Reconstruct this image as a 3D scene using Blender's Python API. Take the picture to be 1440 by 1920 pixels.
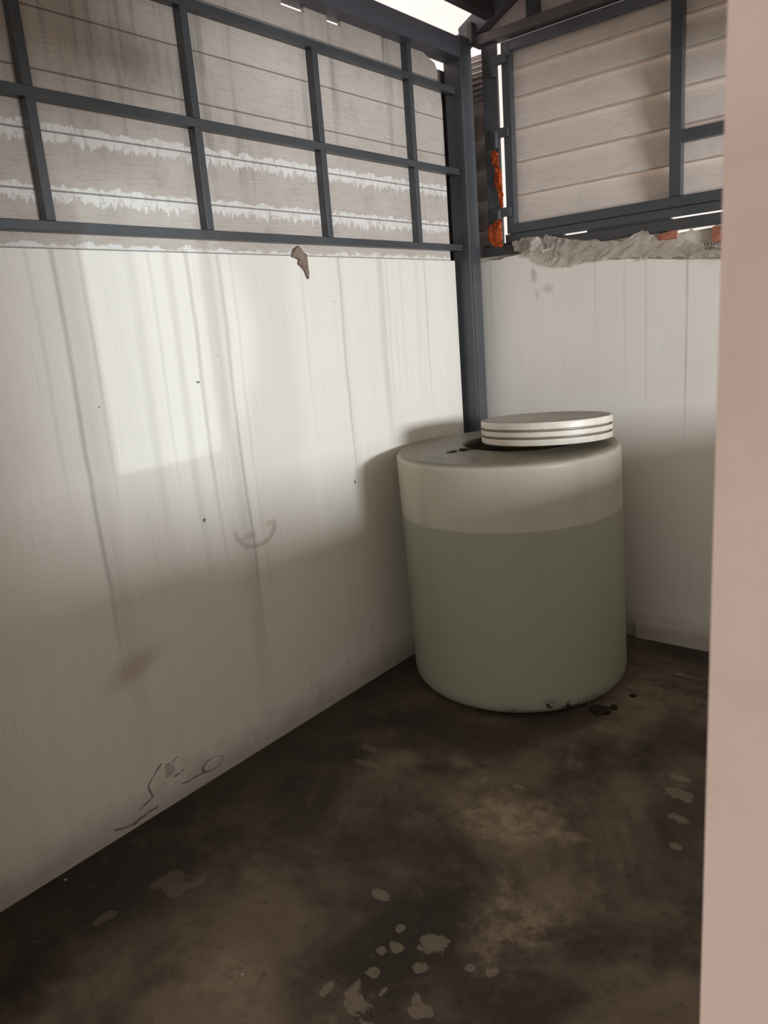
import bpy, bmesh, math, random
from mathutils import Vector, Matrix, noise

for o in list(bpy.data.objects):
    bpy.data.objects.remove(o, do_unlink=True)
S = bpy.context.scene
COL = S.collection
R = math.radians

# ------------------------------------------------------------------ camera
cam_data = bpy.data.cameras.new('camera')
cam = bpy.data.objects.new('camera', cam_data)
COL.objects.link(cam)
yaw, pitch, roll = R(40.2266), R(13.76215), R(-4.64284)
fw = Vector((-math.sin(yaw)*math.cos(pitch), math.cos(yaw)*math.cos(pitch), -math.sin(pitch)))
rt = Vector((math.cos(yaw), math.sin(yaw), 0))
up = rt.cross(fw)
rt2 = rt*math.cos(roll) + up*math.sin(roll)
up2 = -rt*math.sin(roll) + up*math.cos(roll)
M = Matrix((rt2, up2, -fw)).transposed().to_4x4()
M.translation = Vector((2.178, -3.445, 1.6))
cam.matrix_world = M
cam_data.sensor_fit = 'VERTICAL'
cam_data.sensor_height = 36.0
cam_data.sensor_width = 27.0
cam_data.lens = 36*1399.32/1920
cam_data.clip_start = 0.02
cam_data.dof.use_dof = True
cam_data.dof.focus_distance = 3.4
cam_data.dof.aperture_fstop = 14
S.camera = cam

# ------------------------------------------------------------------ world, lights, exposure
W = bpy.data.worlds.new('world')
S.world = W
W.use_nodes = True
bg = W.node_tree.nodes['Background']
bg.inputs[0].default_value = (1.0, 0.93, 0.87, 1)
bg.inputs[1].default_value = 1.0

def area_light(name, loc, target, sx, sy, power, col):
    d = bpy.data.lights.new(name, 'AREA'); d.shape = 'RECTANGLE'
    d.size = sx; d.size_y = sy; d.energy = power; d.color = col
    o = bpy.data.objects.new(name, d); COL.objects.link(o)
    o.location = loc
    o.rotation_euler = (Vector(target)-Vector(loc)).to_track_quat('-Z', 'Y').to_euler()
    return o
# bright yard seen through the wide window of the right-hand wall
area_light('daylight_window', (6.0, -1.78, 1.72), (0, -1.2, 1.4), 1.15, 0.62, 290, (0.90, 0.945, 1.0))
# distant bright reflection coming straight in through the narrow window
sp_ = bpy.data.lights.new('daylight_narrow_window', 'SPOT'); sp_.energy = 1150; sp_.color = (0.76, 0.95, 1.0)
sp_.spot_size = R(5.0); sp_.spot_blend = 0.35; sp_.shadow_soft_size = 0.05
spo = bpy.data.objects.new('daylight_narrow_window', sp_); COL.objects.link(spo); spo.location = (12.0, -1.9, 1.6)
spo.rotation_euler = (Vector((2.4, -1.99, 1.62))-spo.location).to_track_quat('-Z', 'Y').to_euler()
# daylight over the roof, shining on the gable and the eave
sd = bpy.data.lights.new('sun', 'SUN'); sd.energy = 7.0; sd.angle = R(3); sd.color = (1.0, 0.94, 0.92)
so = bpy.data.objects.new('sun', sd); COL.objects.link(so)
so.rotation_euler = Vector((0.35, -0.25, -1)).to_track_quat('-Z', 'Y').to_euler()

S.view_settings.view_transform = 'Standard'
S.view_settings.look = 'None'
S.view_settings.gamma = 1.0
S.view_settings.use_curve_mapping = False
S.view_settings.exposure = 0.0

# ------------------------------------------------------------------ shader helpers
class X:
    """arithmetic on shader sockets"""
    def __init__(s, nt, v): s.nt = nt; s.v = v
    def _m(s, op, *a):
        n = s.nt.nodes.new('ShaderNodeMath'); n.operation = op
        for i, q in enumerate((s,)+a):
            if isinstance(q, X): q = q.v
            if isinstance(q, (int, float)): n.inputs[i].default_value = q
            else: s.nt.links.new(q, n.inputs[i])
        return X(s.nt, n.outputs[0])
    def __add__(s, o): return s._m('ADD', o)
    def __radd__(s, o): return s._m('ADD', o)
    def __sub__(s, o): return s._m('SUBTRACT', o)
    def __rsub__(s, o): return (s*-1)+o
    def __mul__(s, o): return s._m('MULTIPLY', o)
    def __rmul__(s, o): return s._m('MULTIPLY', o)
    def __truediv__(s, o): return s._m('DIVIDE', o)
    def abs(s): return s._m('ABSOLUTE')
    def sqrt(s): return s._m('SQRT')
    def max(s, o): return s._m('MAXIMUM', o)
    def min(s, o): return s._m('MINIMUM', o)
    def fract(s): return s._m('FRACT')
    def step(s, a, b):
        """0 below a, 1 above b (a may exceed b to invert)"""
        n = s.nt.nodes.new('ShaderNodeMapRange'); n.interpolation_type = 'SMOOTHSTEP'
        inv = a > b
        lo, hi = (b, a) if inv else (a, b)
        s.nt.links.new(s.v, n.inputs['Value'])
        n.inputs['From Min'].default_value = lo; n.inputs['From Max'].default_value = hi
        n.inputs['To Min'].default_value = 1 if inv else 0
        n.inputs['To Max'].default_value = 0 if inv else 1
        return X(s.nt, n.outputs[0])

class Mat:
    def __init__(s, name, rough=0.6, spec=0.5, metal=0.0):
        s.m = bpy.data.materials.new(name); s.m.use_nodes = True
        s.nt = s.m.node_tree; s.b = s.nt.nodes['Principled BSDF']
        s.b.inputs['Roughness'].default_value = rough
        s.b.inputs['Specular IOR Level'].default_value = spec
        s.b.inputs['Metallic'].default_value = metal
        tc = s.nt.nodes.new('ShaderNodeTexCoord'); s.co = tc.outputs['Object']
        sp = s.nt.nodes.new('ShaderNodeSeparateXYZ'); s.nt.links.new(s.co, sp.inputs[0])
        s.x, s.y, s.z = (X(s.nt, sp.outputs[i]) for i in range(3))
    def noise(s, sc=(1, 1, 1), scale=5, detail=4, rough=0.55, off=(0, 0, 0), dist=0.0):
        mp = s.nt.nodes.new('ShaderNodeMapping'); mp.inputs['Scale'].default_value = sc
        mp.inputs['Location'].default_value = off
        s.nt.links.new(s.co, mp.inputs[0])
        n = s.nt.nodes.new('ShaderNodeTexNoise'); n.inputs['Scale'].default_value = scale
        n.inputs['Detail'].default_value = detail; n.inputs['Roughness'].default_value = rough
        n.inputs['Distortion'].default_value = dist
        s.nt.links.new(mp.outputs[0], n.inputs['Vector'])
        return X(s.nt, n.outputs['Fac'])
    def voro(s, sc=(1, 1, 1), scale=5, feat='F1'):
        mp = s.nt.nodes.new('ShaderNodeMapping'); mp.inputs['Scale'].default_value = sc
        s.nt.links.new(s.co, mp.inputs[0])
        n = s.nt.nodes.new('ShaderNodeTexVoronoi'); n.feature = feat; n.inputs['Scale'].default_value = scale
        s.nt.links.new(mp.outputs[0], n.inputs['Vector'])
        return X(s.nt, n.outputs['Distance'])
    def mix(s, a, b, f):
        n = s.nt.nodes.new('ShaderNodeMix'); n.data_type = 'RGBA'
        for i, q in ((6, a), (7, b)):
            if isinstance(q, tuple): n.inputs[i].default_value = (*q, 1)
            else: s.nt.links.new(q, n.inputs[i])
        if isinstance(f, X): s.nt.links.new(f.v, n.inputs[0])
        else: n.inputs[0].default_value = f
        return n.outputs[2]
    def color(s, c):
        if isinstance(c, tuple): s.b.inputs['Base Color'].default_value = (*c, 1)
        else: s.nt.links.new(c, s.b.inputs['Base Color'])
        return s
    def rough(s, x): s.nt.links.new(x.v, s.b.inputs['Roughness']); return s
    def bump(s, x, strength=0.3, dist=0.01):
        n = s.nt.nodes.new('ShaderNodeBump'); n.inputs['Strength'].default_value = strength
        n.inputs['Distance'].default_value = dist
        s.nt.links.new(x.v, n.inputs['Height']); s.nt.links.new(n.outputs[0], s.b.inputs['Normal'])
        return s

def ell(a, b, ca, cb, ra, rb, wob=None, amp=0.0):
    """normalised distance to an ellipse centre"""
    u = (a-ca)*(1/ra); v = (b-cb)*(1/rb)
    d = (u*u+v*v).sqrt()
    if wob is not None: d = d + (wob-0.5)*amp
    return d

def seg(a, b, p, q):
    """distance to a segment p-q in the plane of coordinates a, b"""
    dx, dy = q[0]-p[0], q[1]-p[1]; L2 = dx*dx+dy*dy
    t = (((a-p[0])*dx + (b-p[1])*dy)*(1/L2)).max(0.0).min(1.0)
    u = a-p[0]-t*dx; v = b-p[1]-t*dy
    return (u*u+v*v).sqrt()

# ---- painted board wall on the left, streaked by run-off
def mat_left_wall():
    m = Mat('streaked_cream_paint', 0.42, 0.35)
    y, z = m.y, m.z
    fine = m.noise((1, 75, 1.6), 3.0, 6, 0.7)
    mid = m.noise((1, 9, 0.35), 2.2, 4, 0.6, (0, 3.1, 0))
    soft = m.noise((1, 1, 0.6), 1.4, 3, 0.5, (0, 1, 4))
    c = m.mix((0.815, 0.775, 0.695), (0.71, 0.66, 0.56), mid.step(0.42, 0.78)*0.3)
    c = m.mix(c, (0.62, 0.58, 0.50), fine.step(0.45, 0.75)*0.32)
    c = m.mix(c, (0.70, 0.65, 0.57), soft.step(0.5, 0.75)*0.35)
    wy = y + (m.noise((0.2, 0.2, 1), 1.6, 2, 0.5)-0.5)*0.05
    brk = m.noise((1, 25, 0.9), 3.0, 3, 0.6, (0, 7, 1))
    # the run-off streaks: y, half width, strength, lowest z
    streaks = [(-2.273, 0.014, 0.70, 0.70), (-2.235, 0.05, 0.20, 0.3), (-2.35, 0.012, 0.25, 1.1), (-2.19, 0.012, 0.35, 1.2),
               (-2.02, 0.030, 0.26, 0.9), (-1.95, 0.012, 0.28, 1.1), (-1.88, 0.026, 0.34, 0.8), (-1.80, 0.014, 0.52, 0.9),
               (-1.745, 0.05, 0.08, 0.6), (-1.665, 0.013, 0.55, 0.55), (-1.69, 0.05, 0.28, 0.2), (-1.61, 0.012, 0.22, 0.6),
               (-1.26, 0.010, 0.22, 1.2), (-1.035, 0.009, 0.50, 1.0), (-1.03, 0.03, 0.16, 0.7),
               (-0.765, 0.035, 0.42, 1.1), (-0.72, 0.010, 0.28, 1.2), (-0.62, 0.02, 0.16, 1.3), (-0.43, 0.010, 0.42, 1.2), (-0.5, 0.03, 0.16, 1.4)]
    tot = None
    for (yc, w, k, zl) in streaks:
        g = (wy-yc).abs().step(w, w*0.1)*k
        g = g*z.step(zl-0.25, zl+0.35)
        tot = g if tot is None else tot+g
    tot = tot*(brk*1.1+0.30)*0.72
    c = m.mix(c, (0.27, 0.245, 0.21), tot.min(0.8))
    thin = m.noise((0, 48, 0.55), 3.0, 4, 0.75, (0, 2.2, 5)).step(0.56, 0.70)*m.noise((1, 2.5, 1.2), 1.6, 3, 0.6, (0, 6, 6)).step(0.36, 0.66)
    c = m.mix(c, (0.40, 0.365, 0.31), thin*0.38)
    # splash dirt low down, brown smear, scuff
    w = m.noise((1, 1, 1), 9, 4, 0.6)
    low = (z+(w-0.5)*0.16).step(0.17, 0.0)
    c = m.mix(c, (0.24, 0.20, 0.15), low*0.55)
    c = m.mix(c, (0.40, 0.32, 0.20), ell(y, z+(y+2.237)*-0.25, -2.237, 0.557, 0.16, 0.075, w, 0.9).step(1.0, 0.1)*0.5)
    sc = ell(y, z, -1.64, 0.905, 0.105, 0.085, m.noise((1, 1, 1), 16, 3, 0.6), 0.35)
    ring = sc.step(0.72, 0.95)*sc.step(1.1, 1.0)*z.step(0.93, 0.88)
    c = m.mix(c, (0.36, 0.33, 0.26), ring*0.5)
    sc2 = ell(y, z, -1.675, 0.872, 0.05, 0.02, w, 1.0).step(1.0, 0.2).max(ell(y, z, -1.57, 0.90, 0.035, 0.02, w, 1.0).step(1.0, 0.2))
    c = m.mix(c, (0.38, 0.35, 0.27), sc2*0.45)
    # cracks and lifted paint near the floor
    cy = y + (w-0.5)*0.03; cz = z + (m.noise((1, 1, 1), 22, 3, 0.6, (3, 0, 0))-0.5)*0.03
    cr = None
    for (p, q, wd) in CRACKS:
        d = seg(cy, cz, p, q).step(wd, wd*0.25)
        cr = d if cr is None else cr.max(d)
    rr = ell(y, z, -1.985, 0.062, 0.052, 0.026)
    arc = rr.step(0.70, 0.86)*rr.step(1.08, 0.95)
    cr = cr.max(arc*(0.45+0.5*y.step(-1.95, -2.03)))
    pl = ell(cy, cz, -2.17, 0.135, 0.022, 0.03, m.noise((1, 1, 1), 35, 4, 0.7), 3.0).step(1.0, 0.75)
    c = m.mix(c, (0.42, 0.38, 0.33), pl*0.8)
    c = m.mix(c, (0.10, 0.08, 0.06), cr*0.8)
    # nail holes and specks
    sp = m.voro((1, 1, 1), 7).step(0.035, 0.02)*m.noise((1, 1, 1), 2.2, 2, 0.5, (9, 0, 0)).step(0.52, 0.6)
    sp = sp.max(ell(y, z, -1.87, 0.985, 0.008, 0.008).step(1, .7)).max(ell(y, z, -1.815, 1.47, 0.010, 0.004).step(1, .7)).max(ell(y, z, -1.05, 0.955, 0.006, 0.01).step(1, .7))
    c = m.mix(c, (0.08, 0.06, 0.05), sp*0.85)
    h = fine*0.3 + cr*-1.0 + w*0.12
    m.color(c).bump(h, 0.25, 0.004)
    return m.m

def _P(x, y): return (x, y)
CRACKS = [((-2.215, 0.165), (-2.195, 0.175), 0.006), ((-2.215, 0.165), (-2.255, 0.12), 0.004), ((-2.255, 0.12), (-2.245, 0.075), 0.006),
          ((-2.245, 0.075), (-2.30, 0.06), 0.004), ((-2.15, 0.16), (-2.13, 0.17), 0.004), ((-2.15, 0.10), (-2.11, 0.105), 0.004),
          ((-2.12, 0.055), (-2.03, 0.05), 0.005), ((-2.40, 0.035), (-2.34, 0.018), 0.006), ((-2.34, 0.018), (-2.23, 0.028), 0.006)]

# ---- bare fibre-cement boards with grain; mode 'left' has the white paint bands
def mat_boards(left):
    m = Mat('bare_cement_board' if left else 'bare_cement_board_panel', 0.75, 0.2)
    a = m.y if left else m.x
    z = m.z
    sx = (1, 3.0, 45) if left else (3.0, 1, 45)
    grain = m.noise(sx, 4.0, 5, 0.65, (0, 0, 0), 0.6)
    vs = (1, 12, 0.8) if left else (12, 1, 0.8)
    ver = m.noise(vs, 1.4, 4, 0.6, (2, 5, 1))
    blot = m.noise((1, 1, 1), 2.6, 4, 0.6, (4, 1, 2))
    base = (0.52, 0.465, 0.41) if left else (0.74, 0.645, 0.575)
    c = m.mix(base, (0.40, 0.34, 0.29), grain.step(0.42, 0.68)*(0.6 if left else 0.28))
    c = m.mix(c, (0.68, 0.63, 0.57), blot.step(0.5, 0.75)*0.45)
    c = m.mix(c, (0.27, 0.22, 0.18), m.noise((1, 1, 1), 9, 5, 0.7, (6, 6, 6)).step(0.52, 0.75)*(0.4 if left else 0.15))
    if left:
        c = m.mix(c, (0.13, 0.12, 0.115), ver.step(0.50, 0.78)*z.step(1.95, 2.4)*0.7)
        c = m.mix(c, (0.16, 0.14, 0.13), ell(a, z, -1.9, 2.47, 0.22, 0.13, m.noise((1, 3, 1), 8, 4, 0.7), 1.6).step(1.0, 0.0)*0.5)
        drip = m.noise((1, 26, 5.0), 2.0, 5, 0.75, (0, 1.3, 0))
        edge = m.noise((1, 8, 8), 2.0, 4, 0.7, (5, 0, 0))
        var = m.noise((1, 2.6, 0.1), 2.0, 3, 0.6, (0, 2.7, 0))*1.9-0.45
        ts = None
        for zc, hu, hd in ((2.222, 0.014, 0.034), (2.058, 0.012, 0.034), (1.897, 0.013, 0.02)):
            upper = (z-zc-(edge-0.45)*0.07)
            lower = (zc-z-(drip-0.46)*0.15*(0.3+var)-(edge-0.5)*0.06)
            f = upper.step(hu+0.004, hu)*lower.step(hd*0.55+0.004, hd*0.55)
            ts = f if ts is None else ts.max(f)
        ts = ts*(1.0-m.noise((1, 60, 3), 3, 3, 0.7, (0, 4, 0)).step(0.60, 0.68)*0.6)
        ts = ts*(0.35+0.65*m.noise((1, 14, 9), 2.5, 5, 0.75, (0, 9, 3)).step(0.36, 0.52))
        c = m.mix(c, (0.74, 0.725, 0.69), ts*0.92)
    h = grain
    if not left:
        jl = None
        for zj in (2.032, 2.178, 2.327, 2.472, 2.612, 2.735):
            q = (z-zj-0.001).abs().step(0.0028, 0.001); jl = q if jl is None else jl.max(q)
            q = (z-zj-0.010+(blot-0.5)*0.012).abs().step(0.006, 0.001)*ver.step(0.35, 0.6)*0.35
            c = m.mix(c, (0.80, 0.74, 0.68), q)  # pale highlight above each lap edge, painted into the colour
        c = m.mix(c, (0.14, 0.11, 0.09), jl*0.6)  # dark lap lines: joint grime plus under-lap shade put into the colour
    # board joints
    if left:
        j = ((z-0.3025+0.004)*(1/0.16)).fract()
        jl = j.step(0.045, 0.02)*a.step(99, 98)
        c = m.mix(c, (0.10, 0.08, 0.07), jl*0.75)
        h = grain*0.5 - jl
    m.color(c).bump(h, 0.35, 0.004)
    return m.m

def mat_plaster():
    m = Mat('dusty_white_plaster', 0.7, 0.2)
    x, z = m.x, m.z
    v = m.noise((22, 1, 0.7), 2.5, 4, 0.6)
    s = m.noise((1, 1, 1), 2.0, 4, 0.55)
    w = m.noise((1, 1, 1), 10, 4, 0.6, (2, 0, 0))
    c = m.mix((0.79, 0.75, 0.68), (0.60, 0.55, 0.48), v.step(0.5, 0.85)*0.35)
    c = m.mix(c, (0.64, 0.59, 0.52), s.step(0.45, 0.8)*0.35)
    for (xc, k, zl) in ((1.078, 0.5, 0.9), (0.80, 0.2, 1.1), (0.66, 0.18, 1.2), (0.10, 0.3, 1.3), (0.9, 0.2, 0.9)):
        g = (x+(v-0.5)*0.01-xc).abs().step(0.009, 0.001)*k*z.step(zl, zl+0.5)*(v*1.4)
        c = m.mix(c, (0.22, 0.17, 0.13), g)
    for (xc, zc, ra, rb, k) in ((0.344, 1.80, 0.022, 0.05, 0.5), (0.42, 1.725, 0.04, 0.03, 0.35), (0.36, 1.70, 0.02, 0.04, 0.3)):
        c = m.mix(c, (0.33, 0.28, 0.24), ell(x, z, xc, zc, ra, rb, w, 1.4).step(1.0, 0.2)*k)
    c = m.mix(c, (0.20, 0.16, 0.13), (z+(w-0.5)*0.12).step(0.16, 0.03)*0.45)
    sp = m.voro((1, 1, 1), 9).step(0.04, 0.02)*m.noise((1, 1, 1), 2.5, 2, 0.5, (9, 0, 3)).step(0.5, 0.6)
    c = m.mix(c, (0.13, 0.10, 0.08), sp*0.7)
    m.color(c).bump(w*0.4+v*0.3, 0.2, 0.004)
    return m.m

def mat_floor():
    m = Mat('stained_concrete', 0.55, 0.3)
    x, y = m.x, m.y
    big = m.noise((1, 1, 1), 1.5, 6, 0.62, (1.7, 0.4, 0), 0.4)
    med = m.noise((1, 1, 1), 4.5, 6, 0.68, (3.0, 1.0, 0), 0.5)
    fine = m.noise((1, 1, 1), 40, 5, 0.7)
    wob = m.noise((1, 1, 1), 22, 5, 0.65, (0, 5, 0))
    ax = x-0.0
    c = m.mix((0.060, 0.043, 0.032), (0.205, 0.155, 0.108), big.step(0.40, 0.66))
    c = m.mix(c, (0.235, 0.18, 0.125), (med*0.6+big*0.4).step(0.50, 0.68)*0.65)
    c = m.mix(c, (0.030, 0.021, 0.016), m.noise((1, 1, 1), 3.1, 5, 0.6, (7, 2, 0)).step(0.52, 0.72)*0.75)
    # darker band beside the left wall, worn paler traffic area in the middle
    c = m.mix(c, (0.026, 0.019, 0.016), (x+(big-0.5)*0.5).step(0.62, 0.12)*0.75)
    worn = ell(x, y, 1.03, -1.60, 0.26, 0.15, med, 2.6).step(1.1, 0.2)
    worn = worn.max(ell(x, y, 1.30, -1.95, 0.18, 0.26, med, 2.8).step(1.1, 0.2)*0.8)
    worn = worn.max(ell(x, y, 1.25, -0.55, 0.4, 0.25, med, 2.0).step(1.1, 0.2)*0.45)
    worn = worn.max(ell(x, y, 0.8, -2.55, 0.22, 0.16, med, 2.2).step(1.1, 0.2)*0.55)
    c = m.mix(c, (0.38, 0.29, 0.195), worn*(0.25+0.75*m.noise((1, 1, 1), 17, 5, 0.7, (4, 4, 0)).step(0.35, 0.65)))
    wet = ell(x, y, 1.08, -2.22, 0.16, 0.36, med, 2.2).step(1.1, 0.3)
    c = m.mix(c, (0.032, 0.023, 0.016), wet*0.8)
    wet2 = ell(x, y, 1.50, -1.2, 0.13, 0.24, med, 2.2).step(1.1, 0.3)
    c = m.mix(c, (0.05, 0.038, 0.030), wet2*0.7)
    # flaked patches: x, y, rx, ry
    fl = None
    for (px, py, ra, rb) in [(0.91, -2.098, .034, .018), (1.029, -2.162, .014, .014), (1.062, -2.216, .026, .016), (1.035, -2.25, .012, .014),
                             (1.06, -2.314, .016, .018), (1.135, -2.152, .035, .036), (1.15, -2.235, .018, .016), (1.082, -2.405, .040, .028),
                             (1.052, -2.38, .014, .026), (0.995, -2.415, .012, .036), (1.118, -2.345, .007, .018), (1.20, -2.317, .015, .017),
                             (1.225, -2.335, .026, .026), (1.256, -2.165, .015, .014), (1.31, -2.147, .018, .020), (1.16, -2.45, .03, .02),
                             (1.46, -1.17, .05, .03), (1.50, -1.30, .035, .02), (1.527, -1.431, .02, .02), (1.43, -1.08, .04, .012),
                             (0.34, -2.42, .060, .050), (0.40, -2.37, .028, .028), (0.37, -1.51, .05, .022), (0.43, -1.60, .05, .02), (0.29, -2.62, .02, .03), (1.21, -.31, .05, .012), (1.30, -.29, .03, .010), (0.86, -1.46, .012, .03), (0.98, -1.42, .02, .012)]:
        d = ell(x, y, px, py, ra, rb, wob, 3.2).step(1.05, 0.85)
        fl = d if fl is None else fl.max(d)
    c = m.mix(c, (0.30, 0.245, 0.175), fl*(0.30+0.6*fine)*(0.45+0.55*(x-0.2).step(0.2, 0.6)))
    c = m.mix(c, (0.20, 0.155, 0.11), m.noise((1, 1, 1), 26, 6, 0.75, (8, 1, 0)).step(0.54, 0.72)*0.4)
    c = m.mix(c, (0.02, 0.014, 0.011), m.noise((1, 1, 1), 15, 6, 0.75, (2, 8, 0)).step(0.56, 0.72)*0.45)
    # pale chips
    ch = m.voro((1, 1, 1), 5.5).step(0.035, 0.022)*m.noise((1, 1, 1), 1.7, 2, 0.5, (3, 3, 0)).step(0.48, 0.56)
    c = m.mix(c, (0.62, 0.58, 0.52), ch*0.8)
    c = m.mix(c, (0.03, 0.022, 0.018), fine.step(0.55, 0.75)*0.45)
    # darker floor band along the foot of the back wall, right of the tank
    c = m.mix(c, (0.03, 0.02, 0.02), (y+(wob-0.5)*0.1).step(-0.20, -0.12)*x.step(0.9, 1.0)*0.55)
    m.color(c).bump(fine*0.3+med*0.6+fl*-0.2, 0.35, 0.008)
    m.rough((big*0.4+0.38))
    return m.m

def mat_steel(name='dark_grey_painted_steel', col=(0.066, 0.071, 0.077), rough=0.38):
    m = Mat(name, rough, 0.5)
    n = m.noise((1, 1, 1), 12, 5, 0.7); q = m.noise((1, 1, 1), 3, 3, 0.6, (3, 1, 0))
    c = m.mix(col, tuple(k*0.62 for k in col), q.step(0.4, 0.7)*0.6)
    c = m.mix(c, (0.20, 0.18, 0.165), n.step(0.66, 0.76)*0.35)
    m.color(c).bump(n, 0.08, 0.003)
    return m.m

def simple(name, col, rough=0.6, var=0.25, spec=0.4, scale=8, sc=(1, 1, 1)):
    m = Mat(name, rough, spec)
    n = m.noise(sc, scale, 5, 0.65)
    m.color(m.mix(col, tuple(k*(1-var*2) for k in col), n.step(0.4, 0.75))).bump(n, 0.15, 0.004)
    return m.m

def mat_translucent(name, col, tcol, fac, rough=0.4, alpha=0.0):
    m = Mat(name, rough, 0.4)
    n = m.noise((1, 1, 1), 6, 4, 0.6)
    m.color(m.mix(col, tuple(k*0.75 for k in col), n.step(0.4, 0.75)))
    tr = m.nt.nodes.new('ShaderNodeBsdfTranslucent'); tr.inputs[0].default_value = (*tcol, 1)
    mx = m.nt.nodes.new('ShaderNodeMixShader'); mx.inputs[0].default_value = fac
    out = m.nt.nodes['Material Output']
    m.nt.links.new(m.b.outputs[0], mx.inputs[1]); m.nt.links.new(tr.outputs[0], mx.inputs[2])
    last = mx.outputs[0]
    if alpha > 0:
        tp = m.nt.nodes.new('ShaderNodeBsdfTransparent')
        m2 = m.nt.nodes.new('ShaderNodeMixShader'); m2.inputs[0].default_value = alpha
        m.nt.links.new(last, m2.inputs[1]); m.nt.links.new(tp.outputs[0], m2.inputs[2]); last = m2.outputs[0]
    m.nt.links.new(last, out.inputs[0])
    return m.m

def mat_tank():
    m = Mat('translucent_tank_plastic', 0.38, 0.4)
    x, y, z = m.x, m.y, m.z
    n = m.noise((1, 1, 1), 3, 4, 0.6); w = m.noise((1, 1, 1), 14, 4, 0.65)
    v = m.noise((5, 5, 0.6), 2.0, 4, 0.6, (1, 1, 0))
    c = m.mix((0.76, 0.70, 0.58), (0.66, 0.61, 0.50), n.step(0.4, 0.7)*0.6)
    c = m.mix(c, (0.50, 0.51, 0.405), (z+(v-0.5)*0.003).step(0.797, 0.791)*0.92)
    c = m.mix(c, (0.40, 0.37, 0.30), (z-0.868).abs().step(0.003, 0.001)*n.step(0.45, 0.6)*0.5)
    c = m.mix(c, (0.45, 0.42, 0.34), v.step(0.5, 0.8)*0.4)
    # dust settled on the flat top
    geo = m.nt.nodes.new('ShaderNodeNewGeometry'); sp = m.nt.nodes.new('ShaderNodeSeparateXYZ')
    rr = (x*x+y*y).sqrt()
    dust = z.step(TANK_H-0.022, TANK_H-0.006)
    c = m.mix(c, (0.235, 0.19, 0.145), dust*(0.55+0.55*w))
    c = m.mix(c, (0.07, 0.055, 0.045), dust*w.step(0.60, 0.72)*0.7)
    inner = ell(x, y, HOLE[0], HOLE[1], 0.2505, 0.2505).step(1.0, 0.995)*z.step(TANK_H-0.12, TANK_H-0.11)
    c = m.mix(c, (0.06, 0.042, 0.032), inner)  # inside of the opening darkened in the colour so it reads unlit
    # mould and flaked grime around the foot, mostly on the right-hand front
    ang = ell(x, z, 0.33, 0.03, 0.22, 0.07, w, 2.0).step(1.0, 0.5).max(z.step(0.012, 0.004)*0.8)
    c = m.mix(c, (0.035, 0.028, 0.02), ang*w.step(0.53, 0.60)*y.step(0.0, -0.02)*0.95)
    spk = m.voro((1, 1, 1), 9).step(0.05, 0.03)*n.step(0.5, 0.55)
    c = m.mix(c, (0.10, 0.08, 0.06), spk*0.7)
    m.color(c).bump(w*0.4+n, 0.08, 0.006)
    tr = m.nt.nodes.new('ShaderNodeBsdfTranslucent'); tr.inputs[0].default_value = (0.72, 0.74, 0.62, 1)
    mx = m.nt.nodes.new('ShaderNodeMixShader'); mx.inputs[0].default_value = 0.28
    m.nt.links.new(m.b.outputs[0], mx.inputs[1]); m.nt.links.new(tr.outputs[0], mx.inputs[2])
    # thin plastic also lets a little be seen straight through
    tp = m.nt.nodes.new('ShaderNodeBsdfTransparent'); tp.inputs[0].default_value = (0.85, 0.88, 0.78, 1)
    m2 = m.nt.nodes.new('ShaderNodeMixShader'); m2.inputs[0].default_value = 0.10
    m.nt.links.new(mx.outputs[0], m2.inputs[1]); m.nt.links.new(tp.outputs[0], m2.inputs[2])
    m.nt.links.new(m2.outputs[0], m.nt.nodes['Material Output'].inputs[0])
    return m.m

TANK_H = 1.068
HOLE = (0.763*0.065-0.5*0.03-0.763*0.0214, 0.646*0.065+0.86*0.03-0.646*0.0214)
LEFT = mat_left_wall()
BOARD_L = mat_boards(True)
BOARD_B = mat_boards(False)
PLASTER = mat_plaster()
FLOOR = mat_floor()
STEEL = mat_steel()
STEEL_OLD = mat_steel('grimy_dark_steel', (0.055, 0.052, 0.055), 0.5)
BEAM = mat_steel('grey_painted_beam', (0.11, 0.11, 0.135), 0.45)
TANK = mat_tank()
WATER = simple('green_tinted_water', (0.34, 0.39, 0.29), 0.15, 0.1)
def mat_lid():
    m = Mat('off_white_lid_plastic', 0.4, 0.4)
    n = m.noise((1, 1, 1), 9, 5, 0.65)
    c = m.mix((0.70, 0.65, 0.56), (0.52, 0.47, 0.39), n.step(0.4, 0.75)*0.7)
    g = (m.z-0.0325).abs().min((m.z-0.0625).abs()).step(0.0055, 0.0045)
    c = m.mix(c, (0.16, 0.125, 0.09), g*0.85)  # groove shade painted in as dark bands, together with dirt
    top = m.z.step(0.0935, 0.0955).max((m.x*m.x+m.y*m.y).sqrt().step(0.266, 0.262)*m.z.step(0.05, 0.06))
    c = m.mix(c, (0.27, 0.23, 0.18), top*(0.6+n*0.5))
    m.color(c).bump(n, 0.1, 0.004)
    return m.m
LID = mat_lid()
SHEET = mat_translucent('eave_glow_sheet', (0.88, 0.83, 0.80), (0.95, 0.90, 0.88), 0.6)
ROOF = simple('weathered_roof_sheet', (0.16, 0.15, 0.15), 0.6)
GABLE = simple('pale_gable_board', (0.66, 0.57, 0.53), 0.7, 0.08)
JAMB = simple('pinkish_cream_wall_paint', (0.76, 0.61, 0.54), 0.75, 0.09, 0.2, 7)
ROOMW = simple('off_white_wall', (0.68, 0.62, 0.52), 0.8, 0.1)
BRICK = simple('red_brick', (0.42, 0.16, 0.10), 0.85, 0.2, 0.2, 20)
RUBBLE = simple('broken_plaster', (0.62, 0.56, 0.48), 0.85, 0.18, 0.2, 18)
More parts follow.
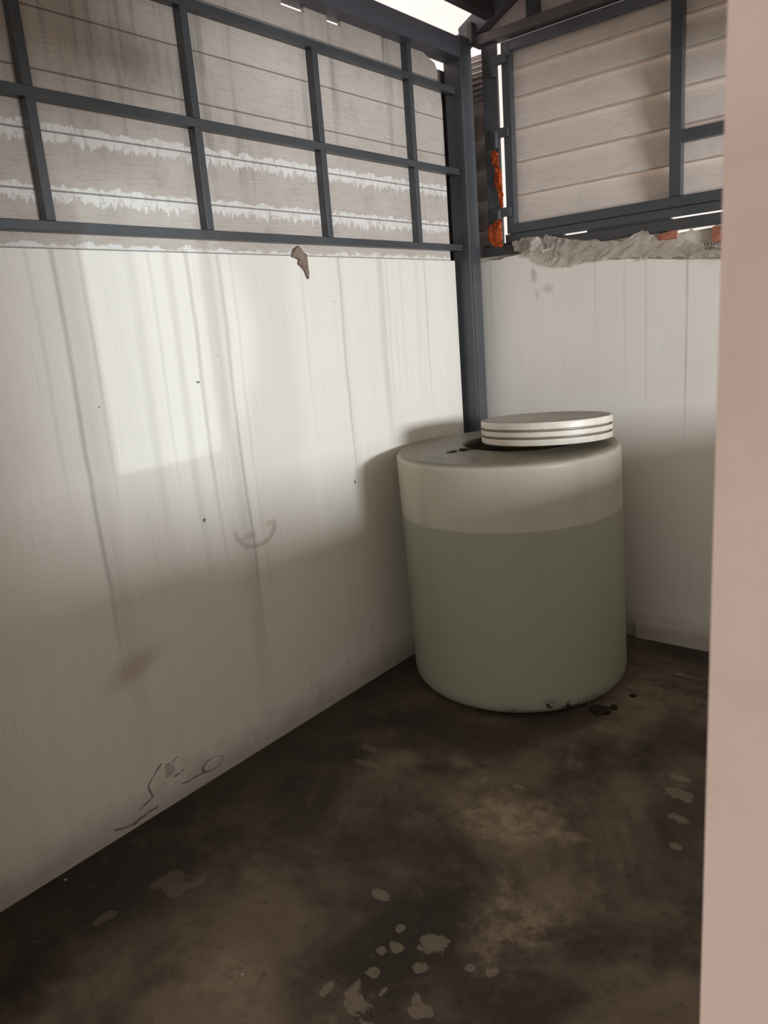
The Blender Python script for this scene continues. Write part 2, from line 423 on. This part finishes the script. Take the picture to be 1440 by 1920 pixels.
FILM = mat_translucent('dirty_plastic_film', (0.74, 0.66, 0.58), (0.75, 0.68, 0.60), 0.4, 0.25, 0.42)
ORANGE = mat_translucent('orange_plastic_tape', (0.62, 0.13, 0.035), (0.9, 0.24, 0.05), 0.45, 0.3, 0.10)
MUD = simple('dried_mortar', (0.25, 0.18, 0.145), 0.9, 0.2, 0.1, 40)
GRIME = simple('black_grime', (0.035, 0.027, 0.02), 0.9, 0.2, 0.1, 30)
GROUND = simple('yard_ground', (0.20, 0.18, 0.16), 0.9)
INK = simple('faded_black_print', (0.06, 0.055, 0.05), 0.7)

# ------------------------------------------------------------------ mesh helpers
def link(name, bm, mat, parent=None, smooth=False, bevel=0.0, loc=None):
    me = bpy.data.meshes.new(name); bm.normal_update(); bm.to_mesh(me); bm.free()
    o = bpy.data.objects.new(name, me); COL.objects.link(o)
    me.materials.append(mat)
    if smooth:
        for p in me.polygons: p.use_smooth = True
    if bevel > 0:
        b = o.modifiers.new('bevel', 'BEVEL'); b.width = bevel; b.segments = 2; b.limit_method = 'ANGLE'
    if loc is not None: o.location = loc
    if parent is not None: o.parent = parent
    return o

def box(bm, x0, x1, y0, y1, z0, z1):
    v = [bm.verts.new((x, y, z)) for x in (x0, x1) for y in (y0, y1) for z in (z0, z1)]
    for f in ((0, 1, 3, 2), (4, 6, 7, 5), (0, 4, 5, 1), (2, 3, 7, 6), (0, 2, 6, 4), (1, 5, 7, 3)):
        bm.faces.new([v[i] for i in f])

def boxbm(*b):
    bm = bmesh.new(); box(bm, *b); return bm

def prism(bm, pts, axis, a0, a1):
    """polygon of (u, v) points extruded along axis 'x' or 'y'"""
    def mk(u, v, a): return (a, u, v) if axis == 'x' else (u, a, v)
    f = [bm.verts.new(mk(u, v, a0)) for u, v in pts]; b = [bm.verts.new(mk(u, v, a1)) for u, v in pts]
    bm.faces.new(f); bm.faces.new(b[::-1])
    n = len(pts)
    for i in range(n): bm.faces.new((f[i], b[i], b[(i+1) % n], f[(i+1) % n]))
    bmesh.ops.recalc_face_normals(bm, faces=bm.faces[:])

def lathe(bm, prof, seg=96, closed=False):
    rings = []
    for r, z in prof:
        if r < 1e-5: rings.append([bm.verts.new((0, 0, z))])
        else: rings.append([bm.verts.new((r*math.cos(2*math.pi*i/seg), r*math.sin(2*math.pi*i/seg), z)) for i in range(seg)])
    for a, b in zip(rings, rings[1:]):
        for i in range(seg):
            j = (i+1) % seg
            q = []
            for v in (a[i % len(a)], a[j % len(a)], b[j % len(b)], b[i % len(b)]):
                if v not in q: q.append(v)
            if len(q) > 2: bm.faces.new(q)
    bmesh.ops.recalc_face_normals(bm, faces=bm.faces[:])

def empty(name, label, cat, loc=(0, 0, 0), group=None, kind=None):
    o = bpy.data.objects.new(name, None); COL.objects.link(o); o.location = loc
    o.empty_display_size = 0.05
    return tag(o, label, cat, group, kind)

def tag(o, label, cat, group=None, kind=None):
    if label: o['label'] = label
    if cat: o['category'] = cat
    if group: o['group'] = group
    if kind: o['kind'] = kind
    return o

def child(name, bm, mat, root, **k):
    o = link(name, bm, mat, **k)
    o.parent = root
    o.matrix_parent_inverse = Matrix.Translation(-root.location)
    return o

def crumple(bm, amp, freq, seed=0, axis=None):
    for v in bm.verts:
        p = v.co*freq + Vector((seed, seed*1.7, -seed))
        d = noise.noise_vector(p)*amp + noise.noise_vector(p*2.7)*amp*0.45
        if axis == 'y': d = Vector((0, d.y, 0))
        v.co += d

# ------------------------------------------------------------------ the room shell
def st(name, bm, mat, label, cat='wall', **k):
    o = link(name, bm, mat, **k); return tag(o, label, cat, kind='structure')

XR = 2.4       # inner face of the right-hand wall
YF = -3.12     # outer face of the front wall
st('floor', boxbm(-0.15, XR+0.1, -4.6, 0.15, -0.1, 0), FLOOR, 'dark brown stained concrete floor with flaked pale patches', 'floor')
wall_left = st('wall_left', boxbm(-0.02, 0, YF, -0.168, 0, 1.9), LEFT, 'cream painted left wall with vertical dirt streaks below the steel grid')
# siding above the painted part; two notches let daylight through under the roof beam
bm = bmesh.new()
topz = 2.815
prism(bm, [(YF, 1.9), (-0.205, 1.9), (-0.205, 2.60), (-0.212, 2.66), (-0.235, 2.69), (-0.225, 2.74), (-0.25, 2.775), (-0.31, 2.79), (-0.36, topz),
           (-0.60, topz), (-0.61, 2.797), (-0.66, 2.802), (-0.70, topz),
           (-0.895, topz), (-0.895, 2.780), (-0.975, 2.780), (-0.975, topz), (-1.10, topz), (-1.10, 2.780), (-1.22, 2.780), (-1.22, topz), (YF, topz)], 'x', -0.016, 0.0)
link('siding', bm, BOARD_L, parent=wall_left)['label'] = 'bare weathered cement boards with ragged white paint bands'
# small ragged mortar lump stuck on the joint
bm = bmesh.new()
pts = [(-1.300, 1.897), (-1.290, 1.925), (-1.262, 1.935), (-1.240, 1.915), (-1.222, 1.903), (-1.222, 1.885), (-1.224, 1.862), (-1.218, 1.835), (-1.226, 1.815), (-1.240, 1.848), (-1.272, 1.868), (-1.268, 1.889)]
prism(bm, pts, 'x', 0.0, 0.012)
bmesh.ops.subdivide_edges(bm, edges=bm.edges[:], cuts=2, use_grid_fill=True)
crumple(bm, 0.006, 40, 3)
lump = tag(link('dried_mortar', bm, MUD), 'small brown dried mortar lump stuck on the joint above the left wall', 'mortar')

# back wall: plaster face with an uneven top
bm = bmesh.new()
top = [(0.045, 1.888), (0.10, 1.893), (0.16, 1.889), (0.19, 1.897), (0.25, 1.900), (0.30, 1.905), (0.355, 1.908), (0.42, 1.885), (0.50, 1.845), (0.62, 1.828), (0.70, 1.826), (0.85, 1.815),
       (1.0, 1.795), (1.12, 1.782), (1.25, 1.768), (1.32, 1.765), (XR+0.1, 1.765)]
prism(bm, [(-0.15, 0)] + [(-0.15, 1.888)] + top + [(XR+0.1, 0)], 'y', 0.0, 0.03)
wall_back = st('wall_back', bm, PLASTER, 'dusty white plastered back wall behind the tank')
bm = bmesh.new()
prism(bm, [(-0.15, 0), (-0.15, 1.87), (0.3, 1.885), (0.45, 1.911), (0.99, 1.911), (1.0, 1.899), (1.07, 1.903), (1.08, 1.911), (1.09, 1.901), (1.17, 1.904), (1.18, 1.911), (1.25, 1.911), (1.26, 1.902), (1.33, 1.905), (XR+0.1, 1.905), (XR+0.1, 0)], 'y', 0.03, 0.13)
box(bm, -0.15, 0.36, 0.032, 0.06, 1.86, 1.9115)
link('masonry', bm, RUBBLE, parent=wall_back)['label'] = 'broken plaster edge behind the wall face'
# skirting kerb of rough mortar at the foot
bm = boxbm(0.86, XR, -0.018, 0.0, 0.0, 0.075)
bmesh.ops.subdivide_edges(bm, edges=[e for e in bm.edges if abs(e.verts[0].co.x-e.verts[1].co.x) > 0.5], cuts=60)
for v in bm.verts:
    if v.co.z > 0.05: v.co.z += 0.012*noise.noise(Vector((v.co.x*9, 0, 0))); v.co.y += 0.004*noise.noise(Vector((v.co.x*22, 3, 0)))
st('baseboard_back', bm, PLASTER, 'low rough mortar kerb at the foot of the back wall', 'baseboard')

# right-hand wall with the two windows that light the room
def wall_with_holes(axis, a0, a1, u0, u1, z0, z1, holes):
    bm = bmesh.new()
    us = sorted({u0, u1, *[h[0] for h in holes], *[h[1] for h in holes]})
    zs = sorted({z0, z1, *[h[2] for h in holes], *[h[3] for h in holes]})
    for i in range(len(us)-1):
        for j in range(len(zs)-1):
            cu, cz = (us[i]+us[i+1])/2, (zs[j]+zs[j+1])/2
            if any(h[0] < cu < h[1] and h[2] < cz < h[3] for h in holes): continue
            if axis == 'x': box(bm, a0, a1, us[i], us[i+1], zs[j], zs[j+1])
            else: box(bm, us[i], us[i+1], a0, a1, zs[j], zs[j+1])
    return bm
st('wall_right', wall_with_holes('x', XR, XR+0.1, YF, 0.13, 0, 4.1, [(-2.116, -1.775, 1.288, 2.05), (-1.735, -0.30, 1.235, 2.35)]), ROOMW, 'off-white right-hand wall with two window openings')
st('wall_front', wall_with_holes('y', YF, YF+0.1, -0.02, XR+0.1, 0, 2.8, [(0.45, 2.087, 0, 2.6)]), JAMB, 'pinkish cream painted front wall beside the doorway, close on the right')

# ------------------------------------------------------------------ roof
RZ = 2.935; SL = 0.5
def roof_slab(x0, x1, y0, y1, t=0.03, lift=0.03):
    bm = bmesh.new()
    prism(bm, [(x0, RZ+SL*x0+lift), (x1, RZ+SL*x1+lift), (x1, RZ+SL*x1+lift+t), (x0, RZ+SL*x0+lift+t)], 'y', y0, y1)
    return bm
ceil = st('ceiling', roof_slab(0.135, XR+0.3, -4.4, 0.3), ROOF, 'dark weathered underside of the sloping roof', 'roof')
link('light_sheet', roof_slab(-0.25, 0.135, -4.4, 0.3, 0.006), SHEET, parent=ceil)['label'] = 'translucent strip added along the eave to glow like its lit underside'  # translucent strip added to glow in place of the lit eave underside

# ------------------------------------------------------------------ steelwork
beam = tag(link('eave_beam', boxbm(-0.03, 0.07, YF, -0.1352, 2.800, 2.888), BEAM, bevel=0.004),
           'long grey steel beam running along the top of the left wall', 'beam')
col = empty('steel_column', 'dark grey square steel column standing in the corner', 'column', (0.02, -0.085, 0))
child('shaft', boxbm(-0.03, 0.07, -0.135, -0.036, 0, 2.90), STEEL, col, bevel=0.006)
# flange strip welded on the lower corner of the column
child('splice_plate', boxbm(0.0705, 0.074, -0.125, -0.045, 0.3, 1.965), STEEL, col, bevel=0.001)['label'] = 'lighter lapped plate on the right face'
child('bracket', boxbm(0.0745, 0.10, -0.075, -0.036, 2.866, 2.955), STEEL_OLD, col, bevel=0.002)

# steel grid in front of the left siding
grid = empty('steel_grid', 'dark grey welded steel grid in front of the left siding', 'grid', (0.0175, -1.5, 1.93))
bw = 0.029
for (zc, y1) in ((1.958, -0.14), (2.308, -0.137), (2.666, -0.137)):
    child('rail', boxbm(0.001, 0.035, YF+0.1, y1, zc-bw/2, zc+bw/2), STEEL, grid, bevel=0.002)
def studs(yc, z0, z1):
    child('stud', boxbm(0.001, 0.0365, yc-bw/2, yc+bw/2, z0, z1), STEEL, grid, bevel=0.002)
levels = [1.958+bw/2, 2.308-bw/2, 2.308+bw/2, 2.666-bw/2, 2.666+bw/2, 2.800]
for yc in (-2.87, -2.27, -1.702, -1.10, -0.492):
    for i in (0, 2, 4):
        if i == 4 and yc == -1.10: continue
        studs(yc, levels[i]+0.0002, levels[i+1]-0.0002)

# rafter and gable on the back wall
bm = bmesh.new()
def sl(x): return RZ+SL*x
prism(bm, [(0.0, sl(0)-0.07), (XR, sl(XR)-0.07), (XR, sl(XR)+0.028), (0.0, sl(0)+0.028)], 'y', -0.034, 0.03)
tag(link('rafter', bm, BEAM, bevel=0.003), 'grey steel rafter rising to the right above the corner column', 'rafter')
bm = bmesh.new()
prism(bm, [(0.215, RZ+SL*0.27-0.09), (0.265, RZ+SL*0.27-0.09), (0.265, RZ+SL*0.27+0.0), (0.215, RZ+SL*0.27-0.03)], 'y', -3.0, -0.036)
tag(link('purlin', boxbm(0.15, 0.20, -4.2, -0.036, RZ+0.02, RZ+0.098), STEEL_OLD), 'dark steel purlin under the roof beside the bright eave strip', 'purlin')
bm.free()
bm = bmesh.new()
prism(bm, [(0.06, 2.91), (XR, 2.91), (XR, sl(XR)+0.02), (0.06, sl(0.06)+0.02)], 'y', 0.035, 0.05)
gable = st('wall_gable', bm, GABLE, 'pale pinkish board closing the gable under the rafter')
child('gable_post', boxbm(0.36, 0.405, -0.03, 0.03, 2.906, 3.045), STEEL, gable, bevel=0.002)
tag(link('lintel_beam', boxbm(0.076, XR, -0.035, 0.03, 2.862, 2.905), mat_steel('dusty_steel', (0.14, 0.12, 0.13), 0.6), bevel=0.003),
    'dusty steel lintel running across the top of the hinged shutter', 'beam')

# post that carries the hinges
post = tag(link('steel_post', boxbm(0.108, 0.188, -0.0118, 0.006, 1.958, 2.862), STEEL, bevel=0.003),
           'dark grey steel post carrying the hinges, left of the shutter', 'post')
sbm = boxbm(0.06, XR, 0.0, 0.05, 1.912, 1.9573)
box(sbm, 0.06, 0.50, 0.006, 0.045, 1.9573, 1.9664); box(sbm, 0.62, 1.0, 0.006, 0.045, 1.9573, 1.9664)
sill = tag(link('steel_sill', sbm, STEEL_OLD, bevel=0.003),
           'dark steel sill channel along the top of the back wall', 'sill')

# hinged shutter
sh = empty('hinged_shutter', 'big steel framed shutter clad with pale boards, above the back wall', 'shutter', (0.6, 0, 2.0))
y0, y1 = -0.012, 0.028
child('stile', boxbm(0.214, 0.257, y0, y1, 2.004, 2.848), STEEL, sh, bevel=0.002)
child('stile', boxbm(1.000, 1.048, y0-0.001, y1, 2.046, 2.806), STEEL, sh, bevel=0.002)
child('stile', boxbm(1.75, 1.795, y0, y1, 2.004, 2.848), STEEL, sh, bevel=0.002)
child('rail', boxbm(0.2575, 1.7495, y0, y1, 2.806, 2.848), BEAM, sh, bevel=0.002)
child('rail', boxbm(0.2575, 1.7495, y0, y1, 2.004, 2.045), STEEL, sh, bevel=0.002)
child('rail', boxbm(1.0485, 1.7495, y0, y1, 2.254, 2.300), STEEL, sh, bevel=0.002)
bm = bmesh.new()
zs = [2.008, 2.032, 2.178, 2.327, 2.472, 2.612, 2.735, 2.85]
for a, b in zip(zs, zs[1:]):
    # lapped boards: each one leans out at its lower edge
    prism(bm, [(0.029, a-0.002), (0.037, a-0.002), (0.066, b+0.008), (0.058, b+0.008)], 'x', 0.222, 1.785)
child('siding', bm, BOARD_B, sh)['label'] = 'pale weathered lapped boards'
# hinges belong to the shutter
for zc in (2.775, 2.462, 2.105):
    h = child('hinge', boxbm(0.155, 0.246, -0.030, -0.0125, zc-0.021, zc+0.021), STEEL, sh, bevel=0.003)
    bm = bmesh.new(); lathe(bm, [(0, 0), (0.013, 0), (0.013, 0.075), (0, 0.045)], 16)
    for v in bm.verts: v.co += Vector((0.177, -0.0262, zc-0.0665))
    k = link('hinge_pin', bm, STEEL_OLD, parent=h, smooth=False)
# second frame rail below the shutter
tag(link('lower_rail', boxbm(0.192, XR, 0.006, 0.028, 1.9665, 2.0032), STEEL, bevel=0.003),
    'dark steel rail running just below the shutter frame', 'rail')

# siding of the outer wall glimpsed between the column and the post
bm = bmesh.new()
z = 1.9
while z < 2.64:
    prism(bm, [(0.09, z), (0.096, z), (0.112, z+0.15), (0.106, z+0.15)], 'x', -0.12, 0.118); z += 0.145
for i in range(9):
    a = 2.64+i*0.0255
    prism(bm, [(0.09, a), (0.096, a), (0.110, a+0.0265), (0.104, a+0.0265)], 'x', -0.12, 0.118)
st('wall_outer', bm, simple('shaded_outer_boards', (0.33, 0.29, 0.27), 0.7), 'dim outer boards glimpsed between the column and the post')
# dark board added as the shade in the gap left of the column
st('gap_backing_1', boxbm(-0.07, -0.055, -0.26, 0.08, 0, 2.78), simple('dark_gap_board', (0.16, 0.13, 0.12), 0.8), 'added dark board standing in for the shaded gap behind the steel column', 'gap_backing')

# ------------------------------------------------------------------ plastic film and brick on the back wall
bk = [(0.985, 1.893, 0.075, 0.034), (1.235, 1.872, 0.12, 0.062)]
for i, (x, z, w, h) in enumerate(bk):
    bm = boxbm(x-w/2, x+w/2, 0.006, 0.030, z-h/2, z+h/2)
    bmesh.ops.subdivide_edges(bm, edges=bm.edges[:], cuts=3, use_grid_fill=True); crumple(bm, 0.008, 14, i+2)
    tag(link('broken_brick', bm, BRICK), ['small orange-red brick fragment under the plastic film, mid length of the wall top', 'larger reddish brick fragment at the right end of the back wall top'][i], 'brick')

def film_sheet(name, outline_top, outline_bot, ybase, mat, seed, nu=64, nv=9, amp=0.011, sag=0.02):
    """crumpled strip between two polylines (x, z)"""
    def at(pl, t):
        s = t*(len(pl)-1); i = min(int(s), len(pl)-2); f = s-i
        return (pl[i][0]*(1-f)+pl[i+1][0]*f, pl[i][1]*(1-f)+pl[i+1][1]*f)
    bm = bmesh.new(); g = []
    for i in range(nu+1):
        t = i/nu; a = at(outline_top, t); b = at(outline_bot, t); row = []
        for j in range(nv+1):
            s = j/nv
            x = a[0]*(1-s)+b[0]*s; z = a[1]*(1-s)+b[1]*s
            n1 = noise.noise(Vector((x*9+z*14, seed, z*6)))
            n2 = abs(noise.noise(Vector((x*22-z*30, seed+4, z*16))))
            n3 = abs(noise.noise(Vector((x*7+z*18, seed+9, 1)))); x += 0.010*noise.noise(Vector((x*60, z*60, seed))); z += 0.009*noise.noise(Vector((x*60, z*60, seed+3)))
            y = ybase - amp*(0.5+0.6*n1) - amp*1.3*(n2+n3)
            zz = z + (0.015*noise.noise(Vector((x*34, seed, j*0.2)))+0.008*noise.noise(Vector((x*110, seed, 2))) if j in (0, nv) else 0)
            row.append(bm.verts.new((x, y, zz)))
        g.append(row)
    for i in range(nu):
        for j in range(nv): bm.faces.new((g[i][j], g[i+1][j], g[i+1][j+1], g[i][j+1]))
    bmesh.ops.triangulate(bm, faces=bm.faces[:])
    o = link(name, bm, mat, smooth=False)
    s = o.modifiers.new('solid', 'SOLIDIFY'); s.thickness = 0.0008
    return o
f = film_sheet('plastic_film', [(0.24, 1.965), (0.33, 1.975), (0.44, 1.968), (0.52, 1.94), (0.66, 1.915), (0.80, 1.885), (0.885, 1.928), (0.93, 1.905), (0.98, 1.872), (1.05, 1.868), (1.12, 1.85), (1.20, 1.835), (1.28, 1.838), (1.42, 1.85)],
               [(0.25, 1.915), (0.33, 1.885), (0.40, 1.845), (0.47, 1.825), (0.53, 1.812), (0.62, 1.822), (0.74, 1.826), (0.86, 1.817), (1.00, 1.799), (1.12, 1.786), (1.28, 1.770), (1.42, 1.768)],
               -0.004, FILM, 2)
tag(f, 'crumpled dirty plastic film draped over the broken top of the back wall', 'plastic film')
f2 = film_sheet('plastic_film', [(0.355, 1.955), (0.39, 1.962), (0.415, 1.945)], [(0.35, 1.915), (0.385, 1.905), (0.42, 1.91)], -0.03,
                mat_translucent('white_plastic_scrap', (0.75, 0.70, 0.64), (0.7, 0.66, 0.6), 0.3, 0.3), 7, 14, 8, 0.01)
tag(f2, 'tiny white scrap of film standing up on the wall top near the shutter corner', 'plastic film')
# faint printing on the film near the right end: short illegible strokes along two arcs
bm = bmesh.new(); rnd = random.Random(4)
for ar, r in enumerate((0.075, 0.092)):
    for k in range(15):
        a = R(100-k*6.6); cx, cz = 1.18+r*math.cos(a)*1.15, 1.742+r*math.sin(a)
        w, h = 0.0022, 0.0055+rnd.random()*0.004
        t = Vector((-math.sin(a), 0, math.cos(a))); n = Vector((math.cos(a), 0, math.sin(a)))
        c0 = Vector((cx, -0.043, cz))
        vs = [bm.verts.new(c0+t*s*w+n*u*h/1.4+Vector((0, q, 0))) for q in (0, 0.001) for s, u in ((-1, -1), (1, -1), (1, 1), (-1, 1))]
        for fc in ((0, 1, 2, 3), (7, 6, 5, 4), (0, 4, 5, 1), (1, 5, 6, 2), (2, 6, 7, 3), (3, 7, 4, 0)): bm.faces.new([vs[i] for i in fc])
pr = link('printing', bm, INK, parent=f); pr['label'] = 'faint curved black print'

# orange tape in the hinge gap
def ribbon(name, pts, mat, seed, label):
    """pts: (xl, xr, z) rows"""
    bm = bmesh.new(); g = []; nv = 8
    rows = []
    for a, b in zip(pts, pts[1:]):
        for k in range(6): f_ = k/6; rows.append(tuple(a[q]*(1-f_)+b[q]*f_ for q in range(3)))
    rows.append(pts[-1])
    for (xl, xr, z) in rows:
        r_ = []
        for j in range(nv+1):
            s = j/nv; x = xl*(1-s)+xr*s
            y = (-0.041 if seed == 5 else -0.016)-0.022*abs(noise.noise(Vector((x*45, seed, z*22))))-0.012*abs(noise.noise(Vector((x*90, seed, z*60))))
            r_.append(bm.verts.new((x+0.004*noise.noise(Vector((0, seed+j, z*40))), y, z)))
        g.append(r_)
    for i in range(len(g)-1):
        for j in range(nv): bm.faces.new((g[i][j], g[i+1][j], g[i+1][j+1], g[i][j+1]))
    o = link(name, bm, mat, smooth=True); s = o.modifiers.new('solid', 'SOLIDIFY'); s.thickness = 0.001
    return tag(o, label, 'tape')
ribbon('orange_tape', [(0.150, 0.172, 2.392), (0.140, 0.187, 2.375), (0.155, 0.190, 2.33), (0.166, 0.196, 2.30), (0.156, 0.200, 2.26), (0.166, 0.202, 2.225), (0.178, 0.204, 2.18), (0.180, 0.205, 2.15), (0.184, 0.203, 2.128)], ORANGE, 1,
       'narrow torn orange tape strip hanging between the middle and bottom hinges')
ribbon('orange_tape', [(0.188, 0.206, 2.075), (0.128, 0.205, 2.045), (0.126, 0.203, 2.005), (0.128, 0.204, 1.98), (0.146, 0.208, 1.965), (0.158, 0.204, 1.945)], ORANGE, 5,
       'wide crumpled orange tape wad below the bottom hinge, on the sill')

# ------------------------------------------------------------------ the tank
TX, TY = 0.521, -0.587
tank = empty('water_tank', 'big round translucent plastic water tank standing in the corner', 'water tank', (TX, TY, 0.001))
RT = 0.486; H = TANK_H; HR = 0.25
prof = [(0, 0.0), (0.40, 0.0), (RT-0.05, 0.003), (RT-0.018, 0.015), (RT-0.004, 0.036), (RT, 0.065)]
for k in range(1, 20): prof.append((RT-0.0015*k/20, 0.065+(H-0.065-0.040)*k/20))
for k in range(0, 9):
    a = math.pi/2*k/8
    prof.append((RT-0.0305+0.029*math.cos(a), H-0.034+0.0315*math.sin(a)))
prof += [(0.40, H-0.002), (0.34, H-0.002), (HR+0.012, H-0.001), (HR, H), (HR-0.004, H-0.004), (HR-0.004, H-0.03), (HR-0.004, H-0.09)]
bm = bmesh.new(); lathe(bm, prof, 128)
SX, SY = -0.763*0.020, -0.646*0.020   # the tank leans a touch to the left
# opening sits off-centre towards the right
OX, OY = 0.763*0.065-0.5*0.03, 0.646*0.065+0.86*0.03
for v in bm.verts:
    r = math.hypot(v.co.x, v.co.y)
    if v.co.z > H-0.1 and r < 0.41:
        k = min(1, max(0, (0.405-r)/(0.405-HR-0.01)))
        v.co.x += OX*k; v.co.y += OY*k
for v in bm.verts: v.co.x += SX*v.co.z; v.co.y += SY*v.co.z
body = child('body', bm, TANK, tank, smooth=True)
body.matrix_parent_inverse = Matrix.Identity(4); body.location = (0, 0, 0)
s = body.modifiers.new('solid', 'SOLIDIFY'); s.thickness = 0.004; s.offset = -1
bm = bmesh.new()
lathe(bm, [(0, 0.012), (0.44, 0.012), (RT-0.03, 0.02), (RT-0.012, 0.05), (RT-0.0075, 0.075), (RT-0.0078, 0.794), (0, 0.794)], 128)
for v in bm.verts: v.co.x += SX*v.co.z; v.co.y += SY*v.co.z
water = link('water', bm, WATER, smooth=False, parent=tank); water['label'] = 'greenish water showing through the lower part'
# lid, shoved to the right and propped up on the rim so a dark crescent of the opening shows
bm = bmesh.new(); LR = 0.275; LH = 0.096
lp = [(0, 0.0), (LR-0.012, 0.0), (LR-0.002, 0.003), (LR, 0.008)]
for g in (0.030, 0.060):
    lp += [(LR, g-0.003), (LR-0.013, g-0.001), (LR-0.013, g+0.006), (LR, g+0.008)]
lp += [(LR, LH-0.010), (LR-0.003, LH-0.002), (LR-0.012, LH), (LR-0.03, LH-0.006), (0, LH-0.008)]
lathe(bm, lp, 128)
lid = link('tank_lid', bm, LID, smooth=True, bevel=0)
m_ = lid.modifiers.new('edge', 'EDGE_SPLIT'); m_.split_angle = R(35)
lid.location = (TX-0.016+0.763*0.175+0.5*0.07, TY-0.014+0.646*0.175-0.86*0.07, TANK_H+0.0170)
tag(lid, 'off-white ribbed round lid lying askew on top of the tank', 'lid')
toward = Vector((2.178-TX, -3.445-TY, 0)).normalized()
axis = toward.cross(Vector((0, 0, 1)))
lid.rotation_euler = Matrix.Rotation(R(2.9), 3, axis).to_euler()

bm = bmesh.new(); rnd = random.Random(3)
for i in range(26):
    t = rnd.random(); r0 = 0.004+0.010*(1-abs(2*t-1))*rnd.random()
    g = bmesh.ops.create_icosphere(bm, subdivisions=2, radius=r0)
    for v in g['verts']:
        v.co *= 1+0.5*noise.noise(v.co*120+Vector((i, 0, 0))); v.co.z *= 0.5
        v.co += Vector((0.085*(t-0.5)+rnd.uniform(-.006, .006), 0.125*(t-0.5)+rnd.uniform(-.008, .008), r0*0.4))
tag(link('dirt_crumbs', bm, GRIME, loc=(0.415, -0.800, TANK_H)), 'crumbly black dirt on the tank top just left of the lid', 'dirt', kind='stuff')

# loose grime beside the tank foot
rnd = random.Random(11)
lumps = [(1.005, -0.79, 0.035, 'largest black flake of grime beside the right front of the tank foot'),
         (1.045, -0.735, 0.016, 'small black flake of grime just right of the largest flake'),
         (1.075, -0.60, 0.013, 'black flake of grime on the floor right of the tank')]
for (x, y, r, lab) in lumps:
    bm = bmesh.new(); bmesh.ops.create_icosphere(bm, subdivisions=3, radius=r)
    for v in bm.verts:
        n = noise.noise(v.co*(1.6/r)+Vector((x*30, y*30, 0)))
        v.co *= 1+0.75*n; v.co.z = max(-r*0.2, v.co.z*0.3)
    tag(link('grime_flake', bm, GRIME, loc=(x, y, r*0.2)), lab, 'grime', 'black grime flakes by the tank')

# ------------------------------------------------------------------ outdoors
st('ground', boxbm(-12, 20, -16, 14, -0.3, -0.101), GROUND, 'yard ground outside', 'ground')
st('porch_sky_blocker', boxbm(0.0, 4.2, -4.7, -3.14, 2.86, 2.9), ROOF, 'unseen porch slab added to hold back sky light at the doorway', 'roof')  # added unseen slab that cuts the sky light reaching the doorway
